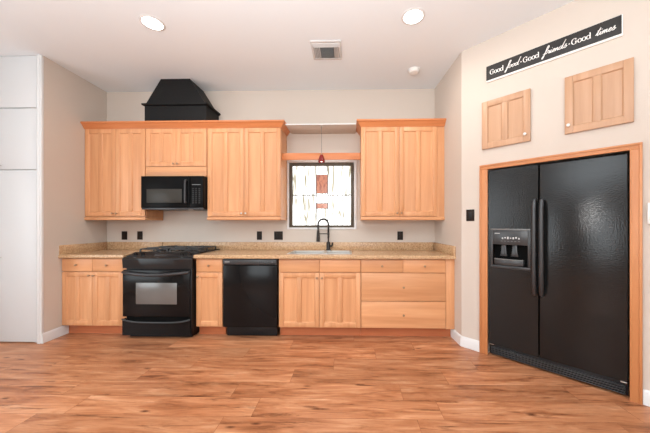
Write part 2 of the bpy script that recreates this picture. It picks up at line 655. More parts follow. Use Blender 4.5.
# wooden casing round the refrigerator recess
CW0, CW1, CZT = 0.184, 1.262, 1.824
cs = MB()
for a, b in ((CW0, S0 + .008), (S1 - .004, CW1)):
    cs.box(a, b, -.018, 0, 0, CZT - .045, bevel=.003)
    o0 = a if a == CW0 else b - .016
    cs.box(o0, o0 + .016, -.026, -.017, 0, CZT - .016, bevel=.003)
o = struct(cs.build('trim_2', 'casing_wood'))
o.location = on_angled(0)
o.rotation_euler = (0, 0, S45)
cs = MB()
cs.box(CW0, CW1, -.018, 0, CZT - .045, CZT, bevel=.003)
cs.box(CW0, CW1, -.026, -.017, CZT - .016, CZT, bevel=.003)
o = struct(cs.build('trim_3', 'casing_wood_horizontal'))
o.location = on_angled(0)
o.rotation_euler = (0, 0, S45)

# ------------------------------------------------------------------ leaded art-glass window over the sink
win = bpy.data.objects.new('window_1', None)
COL.objects.link(win)
win.location = (WX0, D, WZ0)
struct(win)
ww, wh = WX1 - WX0, WZ1 - WZ0
f = MB()
cwid = .026
for a in ((-cwid, 0, -cwid, wh + cwid), (ww, ww + .034, -cwid, wh + cwid), (0, ww, wh, wh + .036), (0, ww, -cwid, 0)):
    f.box(a[0], a[1], -.012, 0, a[2], a[3], bevel=.003)
f.build('window_casing', 'trim_white', win)
f = MB()
fw = .042
f.box(0, fw, 0.0, .06, 0, wh, bevel=.003).box(ww - fw, ww, 0.0, .06, 0, wh, bevel=.003)
f.box(fw, ww - fw, 0.0, .06, wh - fw, wh, bevel=.003).box(fw, ww - fw, 0.0, .06, 0, .030, bevel=.003)
f.build('window_frame', 'window_frame_dark', win)
px0, px1, pz0, pz1 = fw, ww - fw, .030, wh - fw
cx0, cx1 = -.442 - WX0, -.287 - WX0
zm = 1.640 - WZ0
zs = [pz0, 1.462 - WZ0, 1.530 - WZ0, 1.664 - WZ0, 1.910 - WZ0, pz1]
for a, b in ((px0, cx0), (cx1, px1)):
    for c, d in ((pz0, zm), (zm, pz1)):
        MB().box(a, b, .028, .034, c, d).build('pane', 'pane_milk', win)
for i in range(5):
    o = MB().box(cx0, cx1, .028, .034, zs[i], zs[i + 1]).build('pane', 'pane_copper' if i in (1, 3) else 'pane_milk', win)
    if i in (1, 3):
        o['label'] = 'copper coloured glass square'
f = MB()
for x in (cx0, cx1):
    f.box(x - .005, x + .005, .022, .038, pz0, pz1)
for z in (zm,):
    f.box(px0, cx0, .022, .038, z - .006, z + .006).box(cx1, px1, .022, .038, z - .006, z + .006)
for z in zs[1:-1]:
    f.box(cx0, cx1, .022, .038, z - .003, z + .003)
f.build('came', 'lead_came', win)

# ------------------------------------------------------------------ cabinetry
KNOB = [(0.0055, 0), (0.0045, 0.012), (0.0075, 0.016), (0.0118, 0.020), (0.0118, 0.024), (0.008, 0.028), (0.0, 0.029)]


def knob(parent, x, y, z, mat='knob_bronze', sc=1.0):
    return MB().lathe([(r * sc, h * sc) for r, h in KNOB], (x, y, z), '-y', 18).build('knob', mat, parent)


def door(parent, x0, x1, z0, z1, yf, panels=2, knob_at=None, mat='maple', kmat='knob_bronze', name='door', t=.02):
    """framed door with flat recessed panels; its front face lies at y = yf"""
    st, rl, ms = .052, .054, .046
    if panels == 2 and (x1 - x0) < .32:
        st, ms = .044, .036
    m = MB()
    bv = .0025
    m.box(x0, x0 + st, yf, yf + t, z0, z1, bevel=bv).box(x1 - st, x1, yf, yf + t, z0, z1, bevel=bv)
    m.box(x0 + st, x1 - st, yf, yf + t, z1 - rl, z1, bevel=bv).box(x0 + st, x1 - st, yf, yf + t, z0, z0 + rl, bevel=bv)
    ix0, ix1 = x0 + st, x1 - st
    if panels == 2:
        c = (x0 + x1) / 2
        m.box(c - ms / 2, c + ms / 2, yf, yf + t, z0 + rl, z1 - rl, bevel=bv)
        spans = ((ix0, c - ms / 2), (c + ms / 2, ix1))
    else:
        spans = ((ix0, ix1),)
    for a, b in spans:
        m.box(a - .004, b + .004, yf + .010, yf + t - .002, z0 + rl - .004, z1 - rl + .004)
        # small moulded bead round the panel
        w_ = .007
        m.prism([(a, yf + .002), (a + w_, yf + .010), (a, yf + .010)], 'z', z0 + rl, z1 - rl)
        m.prism([(b, yf + .002), (b, yf + .010), (b - w_, yf + .010)], 'z', z0 + rl, z1 - rl)
        m.prism([(yf + .002, z1 - rl), (yf + .010, z1 - rl), (yf + .010, z1 - rl - w_)], 'x', a, b)
        m.prism([(yf + .002, z0 + rl), (yf + .010, z0 + rl + w_), (yf + .010, z0 + rl)], 'x', a, b)
    d = m.build(name, mat, parent)
    if knob_at:
        knob(d, knob_at[0], yf, knob_at[1], kmat)
    return d


def drawer(parent, x0, x1, z0, z1, yf, knob_on=True, name='drawer', t=.02):
    m = MB().box(x0, x1, yf, yf + t, z0, z1, bevel=.0035)
    d = m.build(name, 'maple_horizontal', parent)
    if knob_on:
        knob(d, (x0 + x1) / 2, yf, (z0 + z1) / 2)
    return d


# ---- base cabinets: local frame, x from the left end, y = 0 at door fronts (into the wall is +y), z from the floor
YB = D - .612
BD = .610


def base_carcass(t, w, x_toe0=0.0, x_toe1=None, toe_end=False):
    m = MB().box(0, .018, .021, BD, .108, .8745).box(w - .018, w, .021, BD, .108, .8745)
    m.box(.018, w - .018, .021, BD, .108, .126).box(.018, w - .018, BD - .012, BD, .126, .8745)
    m.box(.018, w - .018, .021, .039, .126, .8745)
    m.build('body', 'maple', t)
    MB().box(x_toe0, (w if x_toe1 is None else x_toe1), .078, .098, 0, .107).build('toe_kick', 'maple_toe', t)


t = thing('base_cabinet', 'honey maple base cabinet with two doors left of the black range', 'cabinet', (XL - .008, YB, 0))
w = .739
base_carcass(t, w)
g = .0035
drawer(t, .004, .352 - g / 2, .724, .866, 0)
drawer(t, .352 + g / 2, .700, .724, .866, 0)
door(t, .004, .352 - g / 2, .116, .717, 0, 2, (.352 - .026, .680))
door(t, .352 + g / 2, .700, .116, .717, 0, 2, (.352 + .026, .680))
MB().box(.703, w, 0.004, .0205, .108, .8745).build('filler', 'maple', t)

t = thing('base_cabinet', 'narrow maple base cabinet with one door between range and dishwasher', 'cabinet', (-1.709, YB, 0))
w = .305
base_carcass(t, w)
drawer(t, .006, w - .006, .724, .866, 0)
door(t, .006, w - .006, .116, .717, 0, 1, (.006 + .024, .672))

t = thing('sink_cabinet', 'maple base cabinet under the sink with two blank drawer fronts', 'cabinet', (-.783, YB, 0))
w = .909
base_carcass(t, w)
c = w / 2
drawer(t, .004, c - g / 2, .724, .866, 0, False, 'false_front')
drawer(t, c + g / 2, w - .003, .724, .866, 0, False, 'false_front')
door(t, .004, c - g / 2, .116, .717, 0, 2, (c - .028, .662))
door(t, c + g / 2, w - .003, .116, .717, 0, 2, (c + .028, .662))

t = thing('drawer_cabinet', 'maple base cabinet with two small and two wide drawers at right end', 'cabinet', (.128, YB, 0))
w = 1.019
base_carcass(t, w - .034, 0, w - .018)
drawer(t, .003, .459 - g / 2, .724, .866, 0)
drawer(t, .459 + g / 2, .922, .724, .866, 0)
drawer(t, .003, .922, .412, .717, 0)
drawer(t, .003, .922, .116, .406, 0)
MB().box(.926, w, .004, .0205, .108, .8745, bevel=.002).build('filler', 'maple', t)

# ---- worktops
CT0, CT1 = .8755, .914
YW = D - .648


def nosing(m, x0, x1):
    m.prism([(YW + .02, CT0), (YW + .003, CT0), (YW, CT0 + .005), (YW, CT1 - .010), (YW + .004, CT1 - .003), (YW + .012, CT1), (YW + .02, CT1)], 'x', x0, x1)


t = thing('worktop', 'speckled tan worktop left of the range with side splash on wall', 'worktop', (0, 0, 0))
m = MB().prism([(XL - .012, YW + .02), (-2.4975, YW + .02), (-2.4975, D - .001), (XLB + .001, D - .001)], 'z', CT0, CT1)
nosing(m, XL - .012, -2.4975)
m.build('slab', 'counter_granite', t)
m = MB().box(XLB + .022, -2.4975, D - .020, D - .001, CT1, 1.016, bevel=.002)
m.build('backsplash', 'counter_granite', t)
MB().prism([(XL - .012, YW + .008), (XL + .008, YW + .008), (XLB + .021, D - .001), (XLB + .001, D - .001)], 'z', CT1, 1.016, bevel=.002).build('side_splash', 'counter_granite', t)

SX0, SX1, SY0, SY1 = -.71, .03, 3.105, 3.500
t = thing('worktop', 'long speckled tan worktop around the sink, right of the range', 'worktop', (0, 0, 0))
m = MB()
m.box(-1.712, SX0 + .012, YW + .02, D - .001, CT0, CT1).prism([(SX1 - .012, YW + .02), (XR - .009, YW + .02), (XRB - .001, D - .001), (SX1 - .012, D - .001)], 'z', CT0, CT1)
m.box(SX0 + .012, SX1 - .012, YW + .02, SY0 + .012, CT0, CT1).box(SX0 + .012, SX1 - .012, SY1 - .012, D - .001, CT0, CT1)
nosing(m, -1.712, XR - .008)
m.build('slab', 'counter_granite', t, smooth=False)
MB().box(-2.4855, XRB - .022, D - .020, D - .001, CT1, 1.016, bevel=.002).build('backsplash', 'counter_granite', t)
MB().prism([(XR - .028, YW + .008), (XR - .008, YW + .008), (XRB - .001, D - .001), (XRB - .021, D - .001)], 'z', CT1, 1.016, bevel=.002).build('side_splash', 'counter_granite', t)

# ---- sink
t = thing('kitchen_sink', 'double bowl steel sink set in worktop under the window', 'sink', (SX0, SY0, CT1))
sw, sd = SX1 - SX0, SY1 - SY0
xm = sw * .56
bowls = ((.022, xm - .012), (xm + .012, sw - .022))
m = MB()
zr = .0045
m.box(0, sw, 0, .022, 0.0005, zr, bevel=.0015).box(0, sw, sd - .055, sd, 0.0005, zr, bevel=.0015)
m.box(0, .022, .022, sd - .055, 0.0005, zr).box(sw - .022, sw, .022, sd - .055, 0.0005, zr)
m.box(xm - .012, xm + .012, .022, sd - .055, 0.0005, zr)
m.build('rim', 'steel', t)
for a, b in bowls:
    m = MB()
    dz = -.17
    m.box(a, a + .0015, .022, sd - .055, dz, .001).box(b - .0015, b, .022, sd - .055, dz, .001)
    m.box(a, b, .022, .0235, dz, .001).box(a, b, sd - .0565, sd - .055, dz, .001)
    m.box(a, b, .022, sd - .055, dz - .002, dz)
    bo = m.build('bowl', 'steel', t)
    MB().lathe([(.042, 0), (.040, .003), (.030, .003), (.026, .001), (0, .001)], ((a + b) / 2, sd * .45, dz), 'z', 24).build('drain', 'black_handle', bo)

# ---- faucet
fx, fy = -.272, 3.560
t = thing('kitchen_faucet', 'dark spring-neck pull-down faucet behind the sink', 'faucet', (fx, fy, CT1))
MB().lathe([(.034, 0), (.034, .006), (.029, .012), (.025, .018), (.025, .10), (.021, .106), (.015, .112)], (0, 0, .0005), 'z', 24).build('base', 'faucet_bronze', t)
arch = []
R_ = .066
for i in range(0, 6):
    arch.append((0, 0, .10 + i * .048))
for i in range(1, 17):
    a = math.pi * i / 16
    arch.append((-R_ + R_ * math.cos(a), 0, .34 + R_ * math.sin(a)))
for i in range(1, 4):
    arch.append((-2 * R_, 0, .34 - i * .03))
sp = MB().tube(arch, .0095, 10).build('spout', 'faucet_bronze', t)
# coil spring round the hose
coil = []
cum = [0]
for a, b in zip(arch, arch[1:]):
    cum.append(cum[-1] + (Vector(b) - Vector(a)).length)
L = cum[-1]
turns = 44
for i in range(turns * 10 + 1):
    d = .06 + (L - .07) * i / (turns * 10)
    k = max(j for j in range(len(cum)) if cum[j] <= d)
    k = min(k, len(arch) - 2)
    u = (d - cum[k]) / (cum[k + 1] - cum[k])
    p = Vector(arch[k]).lerp(Vector(arch[k + 1]), u)
    tg = (Vector(arch[k + 1]) - Vector(arch[k])).normalized()
    sd_ = Vector((0, 1, 0))
    nn = tg.cross(sd_)
    ph = 2 * math.pi * i / 10
    coil.append(p + (sd_ * math.cos(ph) + nn * math.sin(ph)) * .0130)
MB().tube(coil, .0030, 5).build('spring', 'faucet_bronze', sp)
MB().lathe([(.013, .26), (.017, .25), (.020, .20), (.024, .15), (.024, .115), (.019, .112)], (-2 * R_, 0, 0), 'z', 18).build('spray_head', 'faucet_bronze', t)
MB().tube([(0, 0, .215), (-2 * R_, 0, .215)], .005, 8).lathe([(.017, .205), (.020, .207), (.020, .223), (.017, .225)], (-2 * R_, 0, 0), 'z', 16).build('holder', 'faucet_bronze', t)
MB().tube([(.014, 0, .055), (.045, 0, .058), (.052, -.004, .075), (.055, -.006, .105)], .007, 10, [.014, .014, .011, .008]).build('handle', 'faucet_bronze', t)

# ---- wall cabinets
YU = D - .330         # door fronts
UD = .328
UZ0, UZ1 = 1.342, 2.440
DZ0, DZ1 = 1.350, 2.420


def light_rail(t, x0, x1, left_ret, right_ret, z0=1.302, z1=1.341):
    m = MB()
    m.box(x0, x1, -.006, .026, z0, z1, bevel=.010, seg=3)
    if left_ret:
        m.box(x0, x0 + .02, .020, UD, z0, z1, bevel=.005)
    if right_ret:
        m.box(x1 - .02, x1, .020, UD, z0, z1, bevel=.005)
    m.build('light_rail', 'maple_horizontal', t)


t = thing('wall_cabinet', 'tall two-door maple wall cabinet in left corner beside microwave', 'cabinet', (XL - .025, YU, 0))
w = .762
MB().box(0, w, .021, UD, UZ0, UZ1).build('body', 'maple', t)
door(t, .006, .386, DZ0, DZ1, 0, 2, (.386 - .022, DZ0 + .035))
door(t, .389, w - .004, DZ0, DZ1, 0, 2, (.389 + .022, DZ0 + .035))
light_rail(t, 0, w, False, True)

t = thing('wall_cabinet', 'short two-door maple wall cabinet directly above the microwave', 'cabinet', (-2.490, YU, 0))
w = .759
MB().box(0, w, .021, UD, 1.832, UZ1).build('body', 'maple', t)
door(t, .004, w / 2 - .0015, 1.958, DZ1, 0, 2, (w / 2 - .024, 1.988), kmat='knob_bronze')
door(t, w / 2 + .0015, w - .004, 1.958, DZ1, 0, 2, (w / 2 + .024, 1.988), kmat='knob_bronze')
m = MB().box(.004, w - .004, 0, .021, 1.834, 1.952, bevel=.003)
m.box(.030, w - .030, -.004, .001, 1.880, 1.915, bevel=.002)
m.build('lower_panel', 'maple_horizontal', t)

t = thing('wall_cabinet', 'tall two-door maple wall cabinet between microwave and window', 'cabinet', (-1.7295, YU, 0))
w = .9015
MB().box(0, w, .021, UD, UZ0, UZ1).build('body', 'maple', t)
door(t, .006, .452, DZ0, DZ1, 0, 2, (.452 - .024, DZ0 + .035), kmat='knob_nickel')
door(t, .455, w - .003, DZ0, DZ1, 0, 2, (.455 + .024, DZ0 + .035), kmat='knob_nickel')
light_rail(t, 0, w, True, True)

t = thing('wall_cabinet', 'tall two-door maple wall cabinet right of the window', 'cabinet', (.140, YU, 0))
w = .998
MB().box(0, w - .018, .021, UD, UZ0, UZ1).build('body', 'maple', t)
door(t, .003, .455, DZ0, DZ1, 0, 2, (.455 - .024, DZ0 + .035))
door(t, .458, .906, DZ0, DZ1, 0, 2, (.458 + .024, DZ0 + .035))
MB().box(.909, w, .006, .0205, UZ0, UZ1).build('filler', 'maple', t)
light_rail(t, 0, w, True, False)

# ---- crown mouldings
CP = [(-.006, 2.418), (.006, 2.418), (.010, 2.428), (.020, 2.440), (.034, 2.460), (.044, 2.472), (.054, 2.477), (.054, 2.494), (-.006, 2.494)]
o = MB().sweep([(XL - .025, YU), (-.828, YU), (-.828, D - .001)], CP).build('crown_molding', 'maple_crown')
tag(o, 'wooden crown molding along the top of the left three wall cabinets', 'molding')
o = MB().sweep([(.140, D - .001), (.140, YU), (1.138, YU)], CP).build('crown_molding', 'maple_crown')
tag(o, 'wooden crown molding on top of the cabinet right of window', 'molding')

# ---- bridge pieces over the window
o = MB().box(-.768, .080, YU - .010, D - .001, 2.447, 2.458, bevel=.002).build('bridge_shelf', 'wall_paint')
tag(o, 'thin white shelf bridging the two crown moldings above the window', 'shelf')
fr = MB().box(-.768, .080, YU - .014, YU - .010, 2.446, 2.459, bevel=.001).build('shelf_edge', 'trim_white', o)
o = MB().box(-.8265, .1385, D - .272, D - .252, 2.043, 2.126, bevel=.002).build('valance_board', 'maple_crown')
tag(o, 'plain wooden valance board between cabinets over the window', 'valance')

# ---- pendant
t = thing('pendant_lamp', 'small red glass pendant lamp hanging over the sink', 'lamp', (-.337, D - .305, 2.4468))
MB().lathe([(.022, -.010), (.022, -.002), (.018, 0)], (0, 0, 0), 'z', 20).build('canopy', 'knob_nickel', t)
MB().tube([(0, 0, -.008), (0, 0, -.345)], .0026, 6).build('cord', 'cord_grey', t)
MB().lathe([(.007, -.335), (.012, -.345), (.014, -.365), (.012, -.370)], (0, 0, 0), 'z', 16).build('socket', 'knob_bronze', t)
sh = MB().lathe([(.012, -.350), (.020, -.362), (.030, -.385), (.038, -.412), (.042, -.442), (.040, -.442), (.036, -.412), (.028, -.388), (.018, -.366), (.010, -.356)], (0, 0, 0), 'z', 28).build('lamp_shade', 'red_glass', t)
MB().lathe([(0, -.375), (.014, -.382), (.022, -.405), (.022, -.425), (.012, -.437), (0, -.440)], (0, 0, 0), 'z', 20).build('bulb', 'bulb_glow', t)

# ------------------------------------------------------------------ range hood chimney box on the cabinets
t = thing('hood_cover', 'black tapered vent hood cover standing on cabinets up to ceiling', 'vent hood', (-2.115, D, 2.4405))
# stands on the cabinet tops behind the crown
hx0, hx1 = -.390, .374
yf = -.322
MB().box(hx0, hx1, yf, -.001, 0, .262).build('base_box', 'hood_black', t)
bm_ = MB()
bm_.sweep([(hx0, -.001), (hx0, yf), (hx1, yf), (hx1, -.001)], [(-.01, .258), (.010, .258), (.024, .266), (.024, .284), (.010, .290), (-.01, .290)])
bm_.build('band', 'hood_black', t)
MB().hull8([(hx0, yf, .262), (hx1, yf, .262), (hx1, -.001, .262), (hx0, -.001, .262)],
           [(-.190, yf + .002, .588), (.168, yf + .002, .588), (.168, -.001, .588), (-.190, -.001, .588)]).build('tapered_top', 'hood_black', t, smooth=False)

# ------------------------------------------------------------------ microwave
t = thing('microwave', 'black over-the-range microwave mounted under the short cabinet', 'microwave', (-2.490, D - .402, 1.428))
mw, mh, md = .752, .400, .400
MB().box(.004, mw - .002, .030, md, .004, mh, bevel=.003).build('body', 'black_satin', t)
d = MB().box(0, .585, 0, .030, .020, mh, bevel=.005).build('door', 'microwave_black', t)
m = MB().box(.070, .495, -.0025, .001, .082, .245, bevel=.001)
m.build('window', 'microwave_glass', d)
MB().tube([(.558, -.004, .350), (.558, -.036, .340), (.558, -.040, .300), (.558, -.040, .120), (.558, -.036, .080), (.558, -.004, .070)], .011, 12).build('handle', 'black_handle', d)
cp = MB().box(.588, mw, 0, .030, .020, mh, bevel=.005).build('control_panel', 'microwave_black', t)
MB().box(.618, .722, -.0015, .001, .292, .300).build('display', 'dim_mark', cp)
for r in range(8):
    for c in range(3):
        MB().box(.622 + c * .038, .622 + c * .038 + (.020 if c != 1 else .016), -.0015, .001, .075 + r * .024, .083 + r * .024).build('key', 'dim_key', cp)
MB().box(.006, mw - .004, .004, .032, 0, .020, bevel=.003).build('vent_grille', 'black_handle', t)
MB().lathe([(.03, 0), (.03, -.004), (0, -.006)], (.52, .15, .004), 'z', 18).build('task_light', 'plastic_white', t)

# ------------------------------------------------------------------ range
t = thing('kitchen_range', 'black slide-in gas range between the base cabinets', 'range', (-2.482, D - .672, 0))
rw, rd = .764, .650
MB().box(.004, rw - .004, .045, rd, .045, .900).box(.03, rw - .03, .06, rd - .02, 0, .045).build('body', 'black_satin', t)
# cooktop
m = MB().box(-.002, rw + .002, .165, rd, .9145, .930, bevel=.004)
m.build('cooktop', 'black_gloss', t)
# sloped control panel with a bowed front
m = MB()
n = 18
top, bot, low, back = [], [], [], []
prof_b = []
for i in range(n + 1):
    u = i / n
    x = -.014 + (rw + .014) * u
    bow = .030 * (1 - (2 * u - 1) ** 2)
    top.append((rw * u, .170, .930))
    bot.append((x, .012 - bow, .880))
    low.append((x, .004 - bow * .9, .868))
    prof_b.append((x, .014 - bow * .6, .768))
    back.append((rw * u, .170, .872))
rows = [top, bot, low, prof_b, [(p[0], .019, .768) for p in prof_b], [(p[0], .019, .872) for p in prof_b], back]
V = [[m.bm.verts.new(p) for p in row] for row in rows]
fs = []
for a, b in zip(V, V[1:] + V[:1]):
    for i in range(n):
        fs.append(m.bm.faces.new((a[i], a[i + 1], b[i + 1], b[i])))
fs.append(m.bm.faces.new([r[0] for r in V]))
fs.append(m.bm.faces.new([r[-1] for r in V][::-1]))
bmesh.ops.recalc_face_normals(m.bm, faces=fs)
cp = m.build('control_panel', 'panel_black', t)
# knobs and marks lie on the slope
slope = math.atan2(.05, .170)


def on_slope(x, v):
    """v: 0 at the front lip, 1 at the cooktop"""
    u = x / rw
    bow = .030 * (1 - (2 * u - 1) ** 2)
    y0 = .012 - bow
    return (x, y0 + (.170 - y0) * v, .880 + .05 * v)


for x in (.075, .165, .600, .690):
    px, py, pz = on_slope(x, .50)
    k = MB().lathe([(.024, 0), (.024, .004), (.019, .008), (.017, .024), (.014, .027), (0, .027)], (0, 0, 0), 'z', 20)
    k.box(-.004, .004, -.018, .018, .02, .032, bevel=.002)
    k = k.build('knob', 'black_satin', cp)
    k.location = (px, py, pz)
    k.rotation_euler = (slope, 0, 0)
for i in range(9):
    x = .290 + i * .020
    for v in (.42, .62):
        if (i * 7 + int(v * 10)) % 4 == 0:
            continue
        px, py, pz = on_slope(x + .005, v)
        mk = MB().box(-.005, .005, -.003, .003, 0, .0042).build('control_mark', 'dim_mark', cp)
        mk.location = (px, py, pz)
        mk.rotation_euler = (slope, 0, 0)
dd = MB()
dd.box(-.075, .075, -.020, .020, 0, .003, bevel=.001)
dd = dd.build('display', 'panel_grey', cp)
px, py, pz = on_slope(rw / 2, .55)
dd.location = (px, py, pz - .0005)
dd.rotation_euler = (slope, 0, 0)
for x in (.118, .382, .645):
    px, py, pz = on_slope(x, .12)
    MB().box(x - .012, x + .012, py - .002, py + .002, pz, pz + .0015).build('lip_mark', 'grey_mark', cp)
# oven door
m = MB()
pts = []
m.box(-.008, rw - .020, 0, .044, .238, .752, bevel=.010, seg=3)
od = m.build('oven_door', 'black_gloss', t)
MB().box(.145, .600, -.003, .002, .378, .612, bevel=.0015).build('window', 'oven_glass', od)
hp = []
for i in range(15):
    u = i / 14
    hp.append((.004 + (rw - .036) * u, -.010 - .042 * math.sin(math.pi * u) ** .5, .728 - .022 * math.sin(math.pi * u)))
MB().tube(hp, .016, 12, [.013] + [.018] * 13 + [.013]).build('handle', 'black_handle', od)
# storage drawer with a scooped grip
m = MB()
n = 20
up, lo = [], []
for i in range(n + 1):
    u = i / n
    x = -.008 + (rw - .012) * u
    dip = .034 * (1 - (2 * u - 1) ** 4)
    up.append((x, .212 - dip))
m.prism([(-.008, .036), (rw - .020, .036)] + up[::-1], 'y', 0, .044)
dr = m.build('storage_drawer', 'black_gloss', t)
lip = MB().tube([(x, -.004, z) for x, z in up], .008, 8).build('grip', 'black_handle', dr)
m = MB().box(.02, rw - .03, .030, .0455, .170, .236)
m.build('drawer_recess', 'dark_void', t)
MB().box(rw - .019, rw - .004, .010, .044, .045, .762, bevel=.002).build('side_trim', 'black_satin', t)
# burners and grates
for bx, by in ((.20, .30), (.20, .52), (.565, .30), (.565, .52)):
    MB().lathe([(.060, .930), (.058, .936), (.040, .940), (.040, .948), (.036, .953), (0, .954)], (bx, by, 0), 'z', 24).build('burner', 'black_iron', t)
for x0 in (.045, .400):
    m = MB()
    x1 = x0 + .320
    y0, y1 = .195, .625
    z0, z1 = .955, .969
    bw = .011
    for y in (y0, (y0 + y1) / 2, y1):
        m.box(x0, x1, y - bw / 2, y + bw / 2, z0, z1, bevel=.003)
    for x in (x0, x1):
        m.box(x - bw / 2, x + bw / 2, y0, y1, z0, z1, bevel=.003)
    cxm = (x0 + x1) / 2
    for yc in (.30, .52):
        for dx, dy in ((1, 0), (-1, 0), (0, 1), (0, -1)):
            if dx:
                a, b = sorted((cxm + dx * .028, cxm + dx * .160))
                m.box(a, b, yc - bw / 2, yc + bw / 2, z0, z1 + .006, bevel=.003)
            else:
                a, b = sorted((yc + dy * .028, yc + dy * .105))
                m.box(cxm - bw / 2, cxm + bw / 2, a, b, z0, z1 + .006, bevel=.003)
    for x in (x0, x1):
        for y in (y0, (y0 + y1) / 2, y1):
            m.box(x - .007, x + .007, y - .007, y + .007, .9302, z0 + .004)
    m.build('grate', 'black_iron', t)

# ------------------------------------------------------------------ dishwasher
t = thing('dishwasher', 'black dishwasher built in under the worktop', 'dishwasher', (-1.4015, D - .632, 0))
dw = .615
MB().box(.006, dw - .006, .035, .60, .12, .868).build('body', 'dark_void', t)
MB().box(.008, dw - .008, 0, .035, .118, .800, bevel=.006, seg=3).build('door', 'black_gloss', t)
cp = MB().box(.008, dw - .008, -.006, .035, .808, .866, bevel=.006, seg=3).build('control_panel', 'panel_grey', t)
MB().box(.030, .085, -.0075, -.004, .836, .842).build('badge', 'grey_mark', cp)
for i in range(5):
    MB().box(.400 + i * .024, .410 + i * .024, -.0075, -.004, .836, .840).build('control_mark', 'dim_mark', cp)
MB().box(.548, .566, -.0075, -.004, .834, .842).build('indicator', 'dim_mark', cp)
m = MB().box(.20, dw - .20, -.001, .036, .797, .811)
m.build('handle_recess', 'dark_void', t)
MB().box(.030, dw - .020, .060, .075, .004, .112, bevel=.002).build('kick_plate', 'black_satin', t)

# ------------------------------------------------------------------ refrigerator (local frame on the angled wall)
t = thing('refrigerator', 'black side-by-side refrigerator standing in the wood-cased recess', 'refrigerator', on_angled(.258), S45)
fwid, fh = .940, 1.765
MB().box(.004, fwid - .004, .075, .80, .03, 1.750).box(.03, fwid - .03, .10, .78, 0, .03).build('body', 'black_satin', t)
gap = .402
zf0, zf1 = .112, fh
# freezer door is built round the dispenser opening
dx0, dx1, dz0, dz1 = .020, .345, .846, 1.212
m = MB()
m.box(.003, dx0 + .004, 0, .072, zf0, zf1).box(dx1 - .004, gap - .004, 0, .072, zf0, zf1)
m.box(dx0 + .004, dx1 - .004, 0, .072, zf0, dz0 + .006).box(dx0 + .004, dx1 - .004, 0, .072, dz1 - .006, zf1)
fd = m.build('freezer_door', 'fridge_black', t)
rdoor = MB().box(gap + .004, fwid - .003, 0, .072, zf0, zf1, bevel=.010, seg=3).build('refrigerator_door', 'fridge_black', t)
for par, x in ((fd, gap - .026), (rdoor, gap + .026)):
    hp = [(x, -.002, 1.462), (x, -.030, 1.455), (x, -.045, 1.40)] + [(x, -.050, 1.40 - i * .07) for i in range(1, 10)] + [(x, -.045, .72), (x, -.030, .655), (x, -.002, .645)]
    hd = MB().tube(hp, .014, 12, [.012, .015] + [.0165] * (len(hp) - 4) + [.015, .012])
    bmesh.ops.scale(hd.bm, vec=(1.12, 1, 1), space=Matrix.Translation((-x, 0, 0)), verts=hd.bm.verts)
    hd.build('handle', 'black_handle', par)
# ice and water dispenser
ds = MB()
ds.box(dx0, dx1, -.008, .004, dz0, dz0 + .024, bevel=.004)
ds.box(dx0, dx0 + .022, -.006, .004, dz0 + .02, dz1 - .012, bevel=.003).box(dx1 - .022, dx1, -.006, .004, dz0 + .02, dz1 - .012, bevel=.003)
ds = ds.build('dispenser', 'panel_grey', t)
MB().box(dx0 + .02, dx1 - .02, -.004, .06, 1.064, dz1 - .014, bevel=.003).build('control_panel', 'panel_grey', ds)
m = MB()
m.box(dx0 + .020, dx1 - .020, .064, .070, dz0 + .02, 1.066)
m.box(dx0 + .018, dx0 + .022, .0, .066, dz0 + .02, 1.066).box(dx1 - .022, dx1 - .018, .0, .066, dz0 + .02, 1.066)
m.build('niche', 'dark_void', ds)
m = MB()
ns = 14
o_ = []
for i in range(ns + 1):
    u = i / ns
    o_.append((.052 + .238 * u, -.002 - .022 * (1 - (2 * u - 1) ** 2)))
m.prism([(.290, .060), (.052, .060)] + o_, 'z', dz0 + .030, dz0 + .078, bevel=.003)
m.build('drip_tray', 'panel_grey', ds)
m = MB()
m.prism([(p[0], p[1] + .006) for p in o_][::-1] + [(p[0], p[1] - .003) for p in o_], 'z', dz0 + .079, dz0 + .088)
m.build('tray_highlight', 'trim_grey', ds)  # pale strip along the tray edge, its highlight put in as colour
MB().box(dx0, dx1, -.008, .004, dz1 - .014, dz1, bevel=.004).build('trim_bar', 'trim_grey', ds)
for x in (.125, .215):
    m = MB().prism([(x - .018, 1.062), (x + .018, 1.062), (x + .024, .985), (x + .032, .955), (x - .032, .955), (x - .024, .985)], 'y', .022, .040, bevel=.003)
    m.build('paddle', 'black_handle', ds)
m = MB()
m.box(.058, .100, -.0055, -.003, 1.164, 1.171)
m.build('badge', 'grey_mark', ds)
for i in range(7):
    MB().box(.118 + i * .022, .130 + i * .022, -.0055, -.003, 1.116 + (i % 2) * .006, 1.130 + (i % 3) * .004).build('button', 'grey_mark', ds)
for i in range(6):
    MB().box(.108 + i * .028, .124 + i * .028, -.0055, -.003, 1.094, 1.099).build('button', 'dim_mark', ds)
# grille, hinges
gr = MB().box(.006, fwid - .004, .022, .075, .012, .106, bevel=.003).build('base_grille', 'black_satin', t)
for i in range(4):
    MB().box(.020, fwid - .020, .004, .023, .020 + i * .018, .029 + i * .018, bevel=.002).build('slat', 'panel_grey', gr)
MB().box(.180, .225, .000, .020, .068, .092, bevel=.003).box(.240, .268, -.002, .020, .062, .080, bevel=.002).build('grille_catch', 'panel_grey', gr)
for x in (.010, fwid - .045):
    MB().box(x, x + .035, .004, .06, .104, .1115, bevel=.002).build('hinge', 'steel', t)

